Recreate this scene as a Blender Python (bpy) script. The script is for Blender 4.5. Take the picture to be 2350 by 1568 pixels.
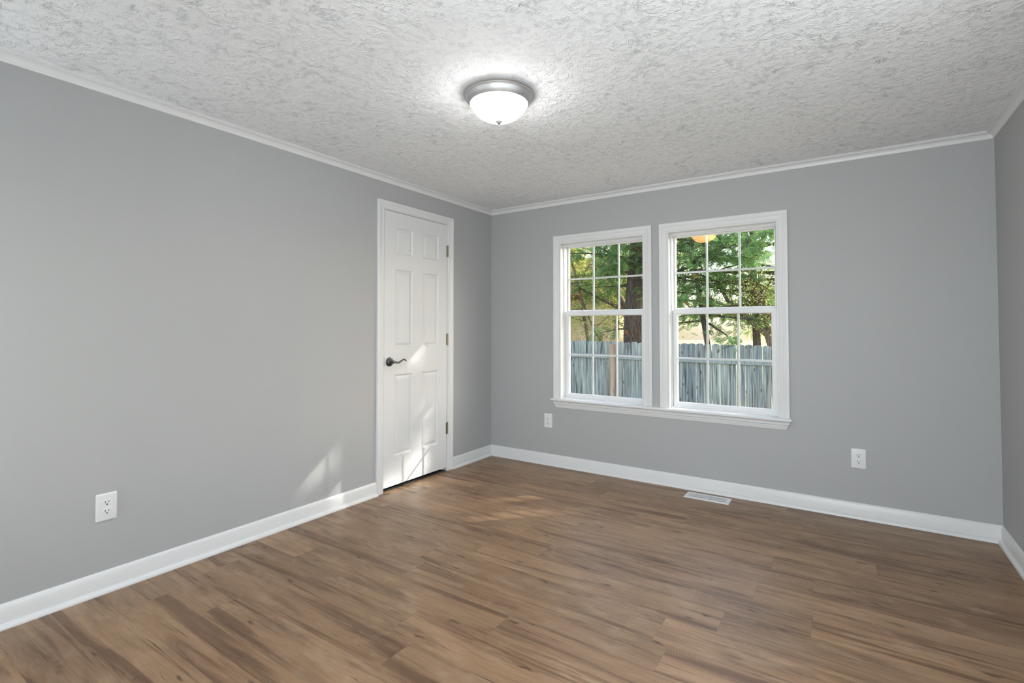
import bpy, bmesh, math, random
import numpy as np
from mathutils import Vector, Matrix
for o in list(bpy.data.objects): bpy.data.objects.remove(o)
S = bpy.context.scene
COL = S.collection
PI = math.pi
# ---------------------------------------------------------------- camera
FOC = 1153.82; YAW = 0.5890015; PITCH = 0.0242304
CAM = Vector((2.788, -3.823, 1.182))
cd = bpy.data.cameras.new('camera'); cam = bpy.data.objects.new('camera', cd); COL.objects.link(cam)
cam.location = CAM; cam.rotation_euler = (PI/2 + PITCH, 0, YAW)
cd.sensor_fit = 'HORIZONTAL'; cd.sensor_width = 36; cd.lens = FOC/2350*36
cd.shift_y = -58.46/2350; cd.clip_start = .02; cd.clip_end = 400
S.camera = cam
# ---------------------------------------------------------------- sky, sun, exposure
SUN_DIR = Vector((1.0, 1.0, 0.79)).normalized()      # towards the sun
W = bpy.data.worlds.new('world'); S.world = W; W.use_nodes = True
wn = W.node_tree; wn.nodes.clear()
wo = wn.nodes.new('ShaderNodeOutputWorld'); wb = wn.nodes.new('ShaderNodeBackground')
sk = wn.nodes.new('ShaderNodeTexSky'); sk.sky_type = 'NISHITA'; sk.sun_disc = False
sk.sun_elevation = math.asin(SUN_DIR.z); sk.sun_rotation = math.atan2(SUN_DIR.x, SUN_DIR.y)
sk.air_density = 1.0; sk.dust_density = 2.5; sk.ozone_density = 1.0
hs = wn.nodes.new('ShaderNodeHueSaturation'); hs.inputs['Saturation'].default_value = .80
wn.links.new(sk.outputs[0], hs.inputs['Color']); wn.links.new(hs.outputs[0], wb.inputs[0]); wb.inputs[1].default_value = .62
wn.links.new(wb.outputs[0], wo.inputs[0])
sd = bpy.data.lights.new('sun', 'SUN'); so = bpy.data.objects.new('sun', sd); COL.objects.link(so)
so.rotation_euler = SUN_DIR.to_track_quat('Z', 'Y').to_euler(); so.location = (12, 12, 12)
sd.energy = 8.0; sd.angle = .0093; sd.color = (1, .95, .86)
LAMP_L = 37.0
# fill lights added out of view, set in made-up windows (rear wall and right wall)
RW = 3.484; RH = 2.286; RY = -4.15; TH = .14
ADDED_WINDOWS = [('rear', .27, 16.0), ('rear', 2.72, 70.0), ('right', -3.30, 13.0), ('right', -2.30, 13.0)]
WSC = lambda c: .5 if c == .27 else 1.0      # the narrow made-up window in the rear wall
for side, c_, en in ADDED_WINDOWS:
    ld = bpy.data.lights.new('window_daylight', 'AREA'); lo_ = bpy.data.objects.new('window_daylight', ld); COL.objects.link(lo_)
    ld.shape = 'RECTANGLE'; ld.size = .70*WSC(c_); ld.size_y = 1.28; ld.energy = en; ld.color = (.90, .96, 1)
    if side == 'rear': lo_.location = (c_, RY-.15, 1.25); lo_.rotation_euler = (PI/2, 0, 0)
    elif side == 'left': lo_.location = (-.15, c_, 1.25); lo_.rotation_euler = (PI/2, 0, -PI/2)
    else: lo_.location = (RW+.15, c_, 1.25); lo_.rotation_euler = (PI/2, 0, PI/2)
S.view_settings.view_transform = 'Standard'; S.view_settings.look = 'None'
S.view_settings.exposure = 0.0; S.view_settings.gamma = 1.0; S.view_settings.use_curve_mapping = False
# ---------------------------------------------------------------- dimensions
LX, LY = 1.434, -1.907
GROUND = -.95
# ---------------------------------------------------------------- node helper
class NT:
    def __init__(s, name):
        s.m = bpy.data.materials.new(name); s.m.use_nodes = True
        s.t = s.m.node_tree; s.t.nodes.clear()
        s.out = s.t.nodes.new('ShaderNodeOutputMaterial')
    def n(s, typ, **kw):
        nd = s.t.nodes.new('ShaderNode' + typ)
        for k, v in kw.items():
            if k == 'inp':
                for a, b in v.items():
                    if hasattr(b, 'node') or isinstance(b, bpy.types.NodeSocket): s.t.links.new(b, nd.inputs[a])
                    else: nd.inputs[a].default_value = b
            else: setattr(nd, k, v)
        return nd
    def math(s, op, a, b=0.0, c=0.0, clamp=False):
        nd = s.t.nodes.new('ShaderNodeMath'); nd.operation = op; nd.use_clamp = clamp
        for i, x in enumerate((a, b, c)):
            if isinstance(x, bpy.types.NodeSocket): s.t.links.new(x, nd.inputs[i])
            else: nd.inputs[i].default_value = x
        return nd.outputs[0]
    def mix(s, f, a, b, mode='MIX'):
        nd = s.t.nodes.new('ShaderNodeMix'); nd.data_type = 'RGBA'; nd.blend_type = mode
        for i, x in ((0, f), (6, a), (7, b)):
            if isinstance(x, bpy.types.NodeSocket): s.t.links.new(x, nd.inputs[i])
            else: nd.inputs[i].default_value = x if i == 0 else (*x, 1)
        return nd.outputs[2]
    def ramp(s, f, stops, interp='LINEAR'):
        nd = s.t.nodes.new('ShaderNodeValToRGB'); nd.color_ramp.interpolation = interp
        e = nd.color_ramp.elements
        while len(e) < len(stops): e.new(.5)
        for el, (p, c) in zip(e, stops):
            el.position = p; el.color = (*c, 1) if len(c) == 3 else c
        s.t.links.new(f, nd.inputs[0]); return nd.outputs[0]
    def comb(s, x, y, z):
        nd = s.t.nodes.new('ShaderNodeCombineXYZ')
        for i, v in enumerate((x, y, z)):
            if isinstance(v, bpy.types.NodeSocket): s.t.links.new(v, nd.inputs[i])
            else: nd.inputs[i].default_value = v
        return nd.outputs[0]
    def sep(s, v):
        nd = s.n('SeparateXYZ', inp={0: v}); return nd.outputs
    def vmul(s, v, k):
        nd = s.n('VectorMath', operation='MULTIPLY', inp={0: v, 1: k}); return nd.outputs[0]
    def noise(s, v, scale, detail=3, rough=.55, dist=0.0):
        nd = s.n('TexNoise', inp={'Vector': v, 'Scale': scale, 'Detail': detail, 'Roughness': rough, 'Distortion': dist})
        return nd.outputs[0]
    def pbsdf(s, color, rough=.5, metal=0.0, spec=.5, normal=None):
        b = s.n('BsdfPrincipled')
        for k, v in (('Base Color', color), ('Roughness', rough), ('Metallic', metal), ('Specular IOR Level', spec)):
            if isinstance(v, bpy.types.NodeSocket): s.t.links.new(v, b.inputs[k])
            else: b.inputs[k].default_value = (*v, 1) if k == 'Base Color' else v
        if normal is not None: s.t.links.new(normal, b.inputs['Normal'])
        s.t.links.new(b.outputs[0], s.out.inputs[0]); return b
    def bump(s, h, strength=1.0, dist=.01, normal=None):
        b = s.n('Bump', inp={'Strength': strength, 'Distance': dist, 'Height': h})
        if normal is not None: s.t.links.new(normal, b.inputs['Normal'])
        return b.outputs[0]
    def obj(s): return s.n('TexCoord').outputs['Object']

def simple(name, color, rough=.5, metal=0.0, spec=.5, nscale=0, nstr=.1, var=.0):
    t = NT(name); co = t.obj(); nrm = None; c = color
    if nscale: nrm = t.bump(t.noise(co, nscale, 3), nstr, .002)
    if var:
        f = t.noise(co, 3.0, 3)
        c = t.mix(f, tuple(x*(1-var) for x in color), tuple(min(1, x*(1+var)) for x in color))
    t.pbsdf(c, rough, metal, spec, nrm); return t.m
M = {}
M['wall'] = simple('wall_paint', (.415, .418, .422), .55, 0, .35, 260, .12)
M['trim'] = simple('white_trim_paint', (.71, .71, .712), .34, 0, .5, 40, .05)
M['door'] = simple('white_door_paint', (.71, .712, .716), .38, 0, .5, 60, .06)
M['vinyl'] = simple('white_vinyl', (.76, .765, .78), .3, 0, .5, 30, .02)
M['plate'] = simple('outlet_plastic', (.72, .725, .73), .3, 0, .5, 30, .02)
M['slot'] = simple('dark_slot', (.05, .05, .05), .6, 0, .3, 30, .02)
M['nickel'] = simple('brushed_nickel', (.6, .6, .6), .5, 1.0, .5, 90, .05)
M['lever'] = simple('dark_pewter', (.13, .13, .13), .28, .9, .5, 90, .05)
M['hinge'] = simple('antique_hinge_metal', (.28, .25, .2), .38, .85, .5, 90, .08)
M['register'] = simple('register_enamel', (.78, .785, .8), .35, 0, .5, 60, .03)
M['dark'] = simple('duct_dark', (.03, .03, .03), .8)
M['siding'] = simple('cream_siding', (.62, .50, .33), .7, 0, .3, 20, .1, .12)
M['fascia'] = simple('brown_fascia', (.13, .09, .035), .7, 0, .3, 20, .1, .2)
M['roof'] = simple('brown_shingles', (.17, .12, .06), .85, 0, .2, 30, .3, .3)
# ceiling: stomped "crow's foot" texture
t = NT('stomped_ceiling_plaster'); co = t.obj()
def stomp(shift, scale):
    v = t.n('VectorMath', operation='ADD', inp={0: co, 1: shift}).outputs[0]
    wn_ = t.n('TexNoise', inp={'Vector': v, 'Scale': 11.0, 'Detail': 2}).outputs[1]
    w2 = t.n('VectorMath', operation='SUBTRACT', inp={0: wn_, 1: (.5, .5, .5)}).outputs[0]
    v = t.n('VectorMath', operation='ADD', inp={0: v, 1: t.vmul(w2, (.17, .17, .0))}).outputs[0]
    vor = t.n('TexVoronoi', voronoi_dimensions='2D', inp={'Vector': v, 'Scale': scale, 'Randomness': 1.0})
    d = t.n('VectorMath', operation='SUBTRACT', inp={0: v, 1: vor.outputs['Position']}).outputs[0]
    dx, dy, _ = t.sep(d)
    ang = t.math('ARCTAN2', dy, dx); r = t.n('VectorMath', operation='LENGTH', inp={0: t.comb(dx, dy, 0.0)}).outputs['Value']
    rnd = t.sep(vor.outputs['Color'])[0]
    cs = t.math('MULTIPLY', t.math('COSINE', ang), 2.1); sn = t.math('MULTIPLY', t.math('SINE', ang), 2.1)
    vv = t.comb(cs, sn, t.math('ADD', t.math('MULTIPLY', r, 16.0), t.math('MULTIPLY', rnd, 40.0)))
    nz = t.n('TexNoise', inp={'Vector': vv, 'Scale': 2.3, 'Detail': 2.5, 'Roughness': .6, 'Distortion': .7}).outputs[0]
    ridge = t.math('SUBTRACT', 1.0, t.math('MULTIPLY', t.math('ABSOLUTE', t.math('SUBTRACT', nz, .5)), 7.5), clamp=True)
    return t.math('MULTIPLY', ridge, t.ramp(r, [(.008, (0, 0, 0)), (.05, (1, 1, 1))]))
r1 = stomp((0, 0, 0), 4.2); r2 = stomp((7.3, 3.1, 0), 5.3)
sel = t.noise(co, 2.5, 2)
fm = t.ramp(sel, [(.42, (0, 0, 0)), (.58, (1, 1, 1))])
rr = t.n('Mix', inp={0: fm, 2: r1, 3: r2}).outputs[0]
pm = t.ramp(t.noise(co, 14, 2), [(.3, (.45, .45, .45)), (.6, (1, 1, 1))])
pm2 = t.ramp(t.noise(co, 34, 2), [(.40, (.05, .05, .05)), (.58, (1, 1, 1))])
hgt = t.math('ADD', t.math('MULTIPLY', t.math('MULTIPLY', rr, pm), pm2), t.math('MULTIPLY', t.noise(co, 90, 3), .28))
t.pbsdf((.86, .87, .885), .75, 0, .25, t.bump(hgt, 1.0, .0036)); M['ceiling'] = t.m
# floor: wide vinyl wood planks
t = NT('wood_plank_floor'); co = t.obj(); x, y, z = t.sep(co)
PW, PL = .1735, 1.22
ry = t.math('DIVIDE', t.math('ADD', t.math('MULTIPLY', y, -1.0), -.18 + PW), PW)
row = t.math('FLOOR', ry); fy = t.math('FRACT', ry)
h = t.math('FRACT', t.math('MULTIPLY', t.math('SINE', t.math('MULTIPLY', row, 12.9898)), 43758.5453))
offs = h
for rw, jx in ((5, 2.60), (6, 2.84), (9, 2.48), (13, 1.24)):
    hv = (math.sin(rw*12.9898)*43758.5453); hv -= math.floor(hv)
    target = (jx/PL) % 1.0
    offs = t.math('ADD', offs, t.math('MULTIPLY', t.math('COMPARE', row, float(rw), .1), target - hv))
px_ = t.math('SUBTRACT', t.math('DIVIDE', x, PL), offs)
pid = t.math('FLOOR', px_); fx = t.math('FRACT', px_)
wnz = t.n('TexWhiteNoise', noise_dimensions='2D', inp={'Vector': t.comb(pid, row, 0.0)})
rc = t.sep(wnz.outputs['Color'])
pv = t.comb(t.math('ADD', x, t.math('MULTIPLY', rc[0], 37.0)), t.math('ADD', y, t.math('MULTIPLY', rc[1], 23.0)), t.math('MULTIPLY', rc[2], 11.0))
big = t.noise(t.vmul(pv, (1.3, 7.0, 1)), 1.0, 4, .6, .6)
streak = t.noise(t.vmul(pv, (2.2, 26.0, 1)), 1.0, 5, .62, .8)
fine = t.noise(t.vmul(pv, (9.0, 160.0, 1)), 1.0, 4, .7, .2)
blot = t.noise(t.vmul(pv, (6.0, 11.0, 1)), 1.0, 4, .6, .5)
base = t.mix(big, (.185, .100, .052), (.43, .276, .160))
base = t.mix(t.ramp(streak, [(.38, (1, 1, 1)), (.52, (0, 0, 0))]), base, (.12, .066, .036))
base2 = t.mix(t.ramp(big, [(.3, (1, 1, 1)), (.65, (0, 0, 0))]), t.mix(big, (.215, .125, .068), (.43, .276, .160)), base)
tint = t.mix(t.math('MULTIPLY', rc[1], 1.0), (.80, .79, .79), (1.12, 1.10, 1.08))
colr = t.mix(1.0, base2, tint, 'MULTIPLY')
colr = t.mix(t.math('MULTIPLY', t.ramp(blot, [(.5, (0, 0, 0)), (.68, (1, 1, 1))]), .42), colr, (.42, .29, .19))
colr = t.mix(t.math('MULTIPLY', t.math('SUBTRACT', fine, .38, clamp=True), .9), colr, (.12, .07, .042))
# knots: sparse dark ovals
kv = t.n('TexVoronoi', voronoi_dimensions='2D', inp={'Vector': t.vmul(t.n('VectorMath', operation='ADD', inp={0: pv, 1: t.vmul(t.comb(t.noise(pv, 11), t.noise(pv, 13.0), 0.0), (.09, .05, 0))}).outputs[0], (2.3, 7.5, 1)), 'Scale': 1.0})
kd = t.ramp(kv.outputs['Distance'], [(.012, (1, 1, 1)), (.075, (0, 0, 0))])
ks = t.math('MULTIPLY', kd, t.math('GREATER_THAN', t.sep(kv.outputs['Color'])[0], .62))
band = t.ramp(t.noise(t.vmul(pv, (.75, 15.0, 1)), 1.0, 3, .5, .9), [(.56, (0, 0, 0)), (.66, (1, 1, 1))])
colr = t.mix(t.math('MULTIPLY', band, .66), colr, (.105, .053, .028))
hair = t.ramp(t.noise(t.vmul(pv, (1.6, 48.0, 1)), 1.0, 4, .6, 1.6), [(.63, (0, 0, 0)), (.70, (1, 1, 1))])
colr = t.mix(t.math('MULTIPLY', hair, .8), colr, (.075, .038, .02))
colr = t.mix(t.math('MULTIPLY', ks, .85), colr, (.055, .03, .018))
kh = t.ramp(kv.outputs['Distance'], [(.08, (1, 1, 1)), (.42, (0, 0, 0))])
colr = t.mix(t.math('MULTIPLY', t.math('MULTIPLY', kh, t.math('GREATER_THAN', t.sep(kv.outputs['Color'])[0], .62)), .12), colr, (.12, .07, .04))
# saw marks: fine lines across the board in patches
sw = t.math('MULTIPLY', t.math('ADD', t.math('SINE', t.math('MULTIPLY', t.math('ADD', x, t.math('MULTIPLY', y, .35)), 560.0)), 1.0), .5)
sm = t.ramp(t.noise(t.vmul(pv, (3.5, 9, 1)), 1.0, 3), [(.57, (0, 0, 0)), (.70, (1, 1, 1))])
colr = t.mix(t.math('MULTIPLY', t.math('MULTIPLY', sw, sm), .42), colr, (.13, .078, .047))
# seams
e1 = t.math('MINIMUM', fy, t.math('SUBTRACT', 1.0, fy)); e2 = t.math('MINIMUM', fx, t.math('SUBTRACT', 1.0, fx))
s1 = t.math('LESS_THAN', t.math('MULTIPLY', e1, PW), .0011); s2 = t.math('LESS_THAN', t.math('MULTIPLY', e2, PL), .0011)
seam = t.math('MAXIMUM', s1, s2)
colr = t.mix(t.math('MULTIPLY', seam, .22), colr, (.10, .055, .032))
hh = t.math('ADD', t.math('MULTIPLY', fine, .3), t.math('MULTIPLY', t.math('SUBTRACT', 1.0, seam), .7))
rough = t.math('ADD', .30, t.math('MULTIPLY', fine, .16))
t.pbsdf(colr, rough, 0, .38, t.bump(hh, .35, .0012)); M['floor'] = t.m
# window glass: clear pane, the lamp reflection's orange is put into its gloss colour
t = NT('coated_window_glass')
g = t.n('BsdfGlossy', inp={'Color': (1, .46, .17, 1), 'Roughness': .0})
tr = t.n('BsdfTransparent', inp={'Color': (.97, .985, .98, 1)})
fr = t.n('LayerWeight', inp={'Blend': .12})
fac = t.math('ADD', .014, t.math('MULTIPLY', fr.outputs['Fresnel'], .03))
mx = t.n('MixShader', inp={0: fac, 1: tr.outputs[0], 2: g.outputs[0]})
t.t.links.new(mx.outputs[0], t.out.inputs[0]); M['glass'] = t.m
# lamp glass
t = NT('lit_frosted_glass')
em = t.n('Emission', inp={'Color': (1.0, .985, .97, 1), 'Strength': LAMP_L})
t.t.links.new(em.outputs[0], t.out.inputs[0]); M['lamp'] = t.m
# weathered fence wood
def fencewood(name, cols, stain):
    t = NT(name); co = t.obj(); oi = t.n('ObjectInfo').outputs['Random']
    v = t.n('VectorMath', operation='ADD', inp={0: co, 1: t.comb(t.math('MULTIPLY', oi, 50.0), 0.0, t.math('MULTIPLY', oi, 31.0))}).outputs[0]
    f = t.noise(t.vmul(v, (45, 10, 1.6)), 1.0, 4, .6, .5)
    c = t.ramp(f, [(.30, cols[0]), (.5, cols[1]), (.68, cols[2])])
    c = t.mix(1.0, c, t.mix(oi, (.62, .66, .72), (1.15, 1.13, 1.08)), 'MULTIPLY')
    if stain:
        sp = t.noise(t.vmul(v, (22, 5, 1.1)), 1.0, 3, .5)
        zz = t.sep(co)[2]
        low = t.math('MULTIPLY', t.math('SUBTRACT', .35, zz, clamp=True), 1.1)
        m_ = t.ramp(t.math('ADD', sp, t.math('MULTIPLY', low, .18)), [(.53, (0, 0, 0)), (.66, (1, 1, 1))])
        c = t.mix(t.math('MULTIPLY', m_, .8), c, (.06, .055, .055))
        kk = t.n('TexVoronoi', inp={'Vector': t.vmul(v, (9, 1, 3.5)), 'Scale': 1.0})
        kf = t.ramp(kk.outputs['Distance'], [(.07, (1, 1, 1)), (.16, (0, 0, 0))])
        c = t.mix(t.math('MULTIPLY', kf, .75), c, (.05, .04, .035))
    t.pbsdf(c, .8, 0, .2, t.bump(f, .4, .004)); return t.m
M['picket'] = fencewood('weathered_picket_wood', [(.17, .185, .18), (.36, .385, .36), (.60, .63, .58)], True)
M['rail'] = fencewood('weathered_rail_wood', [(.30, .32, .30), (.44, .46, .43), (.54, .56, .52)], False)
M['post'] = fencewood('brown_post_wood', [(.30, .20, .14), (.50, .36, .27), (.60, .46, .36)], False)
def bark(name, a, b, sc=1.0):
    t = NT(name); co = t.obj()
    f = t.noise(t.vmul(co, (38*sc, 38*sc, 5*sc)), 1.0, 4, .65, 1.2)
    c = t.ramp(f, [(.35, a), (.65, b)])
    t.pbsdf(c, .9, 0, .15, t.bump(f, .9, .03)); return t.m
M['bark'] = bark('shaggy_cedar_bark', (.05, .04, .037), (.21, .175, .155))
M['bark2'] = bark('smooth_grey_bark', (.10, .075, .055), (.28, .22, .17), .6)
def leafmat(name, a, b, c3=None, trans=.45, p3=.9):
    t = NT(name)
    g_ = t.n('NewGeometry'); 
    at = t.n('Attribute', attribute_name='tone').outputs['Fac']
    stops = [(0.0, a), (.8, b)]
    if c3: stops = [(0.0, a), (p3, b), (min(p3+.02, 1.0), c3)]
    c = t.ramp(at, stops)
    d = t.n('BsdfPrincipled', inp={'Base Color': c, 'Roughness': .55, 'Specular IOR Level': .3})
    tl = t.n('BsdfTranslucent', inp={'Color': c})
    mx = t.n('MixShader', inp={0: trans, 1: d.outputs[0], 2: tl.outputs[0]})
    t.t.links.new(mx.outputs[0], t.out.inputs[0]); return t.m
M['cedar'] = leafmat('cedar_foliage', (.085, .20, .075), (.34, .56, .22), (.62, .30, .17), .5, .955)
M['autumn'] = leafmat('autumn_foliage', (.42, .48, .08), (.85, .80, .26), (.8, .52, .24), .6, .9)
M['olive'] = leafmat('olive_foliage', (.24, .34, .08), (.66, .70, .24), (.8, .7, .4), .55, .93)
M['drygrass'] = leafmat('dry_grass', (.5, .40, .26), (.78, .68, .5), None, .4)
t = NT('yard_ground'); co = t.obj()
t.pbsdf(t.ramp(t.noise(co, 3, 5), [(.35, (.34, .29, .17)), (.65, (.50, .45, .27))]), .95, 0, .1, t.bump(t.noise(co, 30, 3), .5, .02)); M['ground'] = t.m

# ---------------------------------------------------------------- mesh helpers
class MB:
    def __init__(s): s.v = []; s.f = []; s.mi = []
    def add(s, vs, fs, mi=0):
        b = len(s.v); s.v += [tuple(p) for p in vs]; s.f += [tuple(i+b for i in f) for f in fs]; s.mi += [mi]*len(fs)
    def box(s, a, b, mi=0):
        x0, y0, z0 = a; x1, y1, z1 = b
        s.add([(x0,y0,z0),(x1,y0,z0),(x1,y1,z0),(x0,y1,z0),(x0,y0,z1),(x1,y0,z1),(x1,y1,z1),(x0,y1,z1)],
              [(0,3,2,1),(4,5,6,7),(0,1,5,4),(1,2,6,5),(2,3,7,6),(3,0,4,7)], mi)
    def bbox(s, a, b, bev, mi=0):
        bm = bmesh.new(); bmesh.ops.create_cube(bm, size=1)
        for v in bm.verts: v.co = Vector([(a[i]+b[i])/2 + v.co[i]*(b[i]-a[i]) for i in range(3)])
        bmesh.ops.bevel(bm, geom=bm.edges[:], offset=bev, segments=2, affect='EDGES')
        bm.verts.ensure_lookup_table(); bm.verts.index_update()
        s.add([v.co.copy() for v in bm.verts], [[v.index for v in f.verts] for f in bm.faces], mi); bm.free()
    def grid(s, rings, closed=True, cap0=False, cap1=False, mi=0):
        n = len(rings[0]); vs = [p for r in rings for p in r]; fs = []
        for i in range(len(rings)-1):
            for j in range(n if closed else n-1):
                k = (j+1) % n
                fs.append((i*n+j, i*n+k, (i+1)*n+k, (i+1)*n+j))
        if cap0: fs.append(tuple(range(n))[::-1])
        if cap1: fs.append(tuple((len(rings)-1)*n+j for j in range(n)))
        s.add(vs, fs, mi)
    def lathe(s, prof, c, axis='z', n=48, mi=0):
        rings = []
        for r, h in prof:
            ring = []
            for j in range(n):
                a = 2*PI*j/n; u, w = r*math.cos(a), r*math.sin(a)
                ring.append((c[0]+u, c[1]+w, c[2]+h) if axis == 'z' else ((c[0]+h, c[1]+u, c[2]+w) if axis == 'x' else (c[0]+u, c[1]+h, c[2]+w)))
            rings.append(ring)
        s.grid(rings, True, prof[0][0] > 1e-5 and False, False, mi)
    def tube(s, pts, rad, n=8, mi=0):
        pts = [Vector(p) for p in pts]; rings = []
        rad = rad if isinstance(rad, (list, tuple)) else [rad]*len(pts)
        for i, p in enumerate(pts):
            d = (pts[min(i+1, len(pts)-1)] - pts[max(i-1, 0)]).normalized()
            u = d.cross(Vector((.13, .31, .94))); u = u if u.length > .1 else d.cross(Vector((1, 0, 0))); u.normalize(); w = d.cross(u)
            rr = rad[i]; rr = rr if isinstance(rr, (tuple, list)) else (rr, rr)
            rings.append([p + u*math.cos(2*PI*j/n)*rr[0] + w*math.sin(2*PI*j/n)*rr[1] for j in range(n)])
        s.grid(rings, True, True, True, mi)
    def build(s, name, mats, parent=None, smooth=False, origin=None, edge=False):
        me = bpy.data.meshes.new(name); off = Vector(origin) if origin else Vector((0, 0, 0))
        me.from_pydata([Vector(p)-off for p in s.v], [], s.f)
        mats = mats if isinstance(mats, (list, tuple)) else [mats]
        for m in mats: me.materials.append(m)
        if len(mats) > 1: me.polygons.foreach_set('material_index', s.mi)
        bm = bmesh.new(); bm.from_mesh(me)
        if edge: bmesh.ops.remove_doubles(bm, verts=bm.verts[:], dist=1e-5)
        bmesh.ops.recalc_face_normals(bm, faces=bm.faces[:]); bm.to_mesh(me); bm.free()
        if smooth:
            me.polygons.foreach_set('use_smooth', [True]*len(me.polygons))
            if edge is not None: 
                try: me.set_sharp_from_angle(angle=math.radians(38))
                except Exception: pass
        o = bpy.data.objects.new(name, me); COL.objects.link(o); o.location = off
        if parent: attach(o, parent)
        return o
def attach(o, parent):
    o.parent = parent
    loc = o.location.copy(); pl = Vector((0, 0, 0)); p = parent
    while p: pl += p.location; p = p.parent
    o.location = loc - pl
def empty(name, loc):
    o = bpy.data.objects.new(name, None); COL.objects.link(o); o.location = loc; o.empty_display_size = .05; return o
def tag(o, label=None, cat=None, group=None, kind=None):
    if label: o['label'] = label
    if cat: o['category'] = cat
    if group: o['group'] = group
    if kind: o['kind'] = kind
    return o
def extr(mb, prof, p0, p1, nrm, s0, s1, up=Vector((0, 0, 1)), mi=0):
    """straight moulding: prof [(out, up)], ends mitred by s*out along the run"""
    p0, p1, nrm = Vector(p0), Vector(p1), Vector(nrm); d = (p1-p0).normalized()
    rings = [[p + nrm*a + up*b + d*(s*a) for a, b in prof] for p, s in ((p0, s0), (p1, s1))]
    mb.grid(rings, True, True, True, mi)

# ---------------------------------------------------------------- room shell
WZ0, WZ1 = .565, 1.906
def holed(mb, lo, hi, centres, fn):
    cs = [lo] + [c+s*.3755*WSC(c) for c in sorted(centres) for s in (-1, 1)] + [hi]
    zs_ = [0, WZ0, WZ1+.012, RH]
    for i in range(len(cs)-1):
        for k in range(3):
            if k == 1 and i % 2 == 1: continue
            fn(cs[i], cs[i+1], zs_[k], zs_[k+1])
mb = MB(); mb.box((-.75, RY-TH, -.1), (RW+TH, .0, 0)); tag(mb.build('floor', M['floor']), 'brown wood plank floor', kind='structure')
mb = MB(); mb.box((-.70, -1.32, 0), (-.006, -.62, .0015)); tag(mb.build('floor', M['dark']), 'bare dark subfloor inside the closet', kind='structure')
mb = MB(); mb.box((-.75, RY-TH, RH), (RW+TH, TH, RH+.1)); tag(mb.build('ceiling', M['ceiling']), 'white stomp-textured ceiling', kind='structure')
# back wall with two window openings
WX = [(.739, 1.466), (1.662, 2.391)]; WZ0, WZ1 = .565, 1.906
mb = MB(); xs = [-TH, WX[0][0]-.012, WX[0][1]+.012, WX[1][0]-.012, WX[1][1]+.012, RW+TH]; zs = [GROUND, WZ0, WZ1+.012, RH]
for i in range(5):
    for k in range(3):
        if k == 1 and i in (1, 3): continue
        mb.box((xs[i], 0, zs[k]), (xs[i+1], TH, zs[k+1]))
tag(mb.build('wall_back', M['wall']), 'grey window wall', kind='structure')
DY0, DY1, DZ = -1.312, -.632, 2.045        # door slab
mb = MB()
mb.box((-TH, DY1+.02, 0), (0, 0, RH)); mb.box((-TH, DY0-.02, DZ+.02), (0, DY1+.02, RH))
# closet shell behind the door
mb.box((-.75, DY0-.3, 0), (-.70, DY1+.3, RH)); mb.box((-.75, DY0-.35, 0), (-TH, DY0-.3, RH)); mb.box((-.75, DY1+.3, 0), (-TH, DY1+.35, RH))
holed(mb, RY-TH, DY0-.02, [c for s_, c, e_ in ADDED_WINDOWS if s_ == 'left'], lambda a, b, z0, z1: mb.box((-TH, a, z0), (0, b, z1)))
tag(mb.build('wall_left', M['wall']), 'long grey wall with the closet door', kind='structure')
mb = MB(); holed(mb, RY-TH, 0, [c for s_, c, e_ in ADDED_WINDOWS if s_ == 'right'], lambda a, b, z0, z1: mb.box((RW, a, z0), (RW+TH, b, z1))); tag(mb.build('wall_right', M['wall']), 'grey side wall', kind='structure')
mb = MB(); holed(mb, 0, RW, [c for s_, c, e_ in ADDED_WINDOWS if s_ == 'rear'], lambda a, b, z0, z1: mb.box((a, RY-TH, z0), (b, RY, z1))); tag(mb.build('wall_rear', M['wall']), 'grey wall behind the viewer', kind='structure')
# crown
def arc(c, r, a0, a1, n): return [(c[0]+r*math.cos(a0+(a1-a0)*i/n), c[1]+r*math.sin(a0+(a1-a0)*i/n)) for i in range(n+1)]
CP = [(0, 0), (0, -.0417), (.006, -.0417), (.009, -.037)] + [(.009+.024*(1-math.cos(a)), -.036+.024*math.sin(a)) for a in [PI/2*i/6 for i in range(7)]] + [(.0345, -.0115), (.0345, -.006), (.0388, -.0045), (.0388, 0)]
runs = {'left': ((0, RY, 0), (0, 0, 0), (1, 0, 0), 1, -1), 'back': ((0, 0, 0), (RW, 0, 0), (0, -1, 0), 1, -1),
        'right': ((RW, 0, 0), (RW, RY, 0), (-1, 0, 0), 1, -1), 'rear': ((RW, RY, 0), (0, RY, 0), (0, 1, 0), 1, -1)}
for i, (k, (a, b, n, s0, s1)) in enumerate(runs.items()):
    mb = MB(); a = Vector(a)+Vector((0, 0, RH)); b = Vector(b)+Vector((0, 0, RH)); extr(mb, CP, a, b, n, s0, s1)
    tag(mb.build('trim_%d' % (i+1), M['trim'], smooth=True), 'white crown moulding along the %s wall' % k, kind='structure')
BP = [(0, 0), (.0115, 0), (.0115, .078), (.0095, .083), (.0085, .088), (.005, .0925), (.003, .0955), (0, .0955)]
SP = [(.0115, .0)] + [(.0115+.0165, .0)] + [(.0115+.0165*math.cos(a), .003+.018*math.sin(a)) for a in [PI/2*i/6 for i in range(7)]]
def base(name, segs, n, lab):
    mb = MB()
    for a, b, s0, s1 in segs: extr(mb, BP, a, b, n, s0, s1); extr(mb, SP, a, b, n, s0, s1)
    tag(mb.build(name, M['trim'], smooth=True), lab, kind='structure')
base('baseboard_left', [((0, RY, 0), (0, -1.3845, 0), 1, 0), ((0, -.5618, 0), (0, 0, 0), 0, -1)], (1, 0, 0), 'white baseboard of the closet door wall')
base('baseboard_back', [((0, 0, 0), (RW, 0, 0), 1, -1)], (0, -1, 0), 'white baseboard under the windows')
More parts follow.
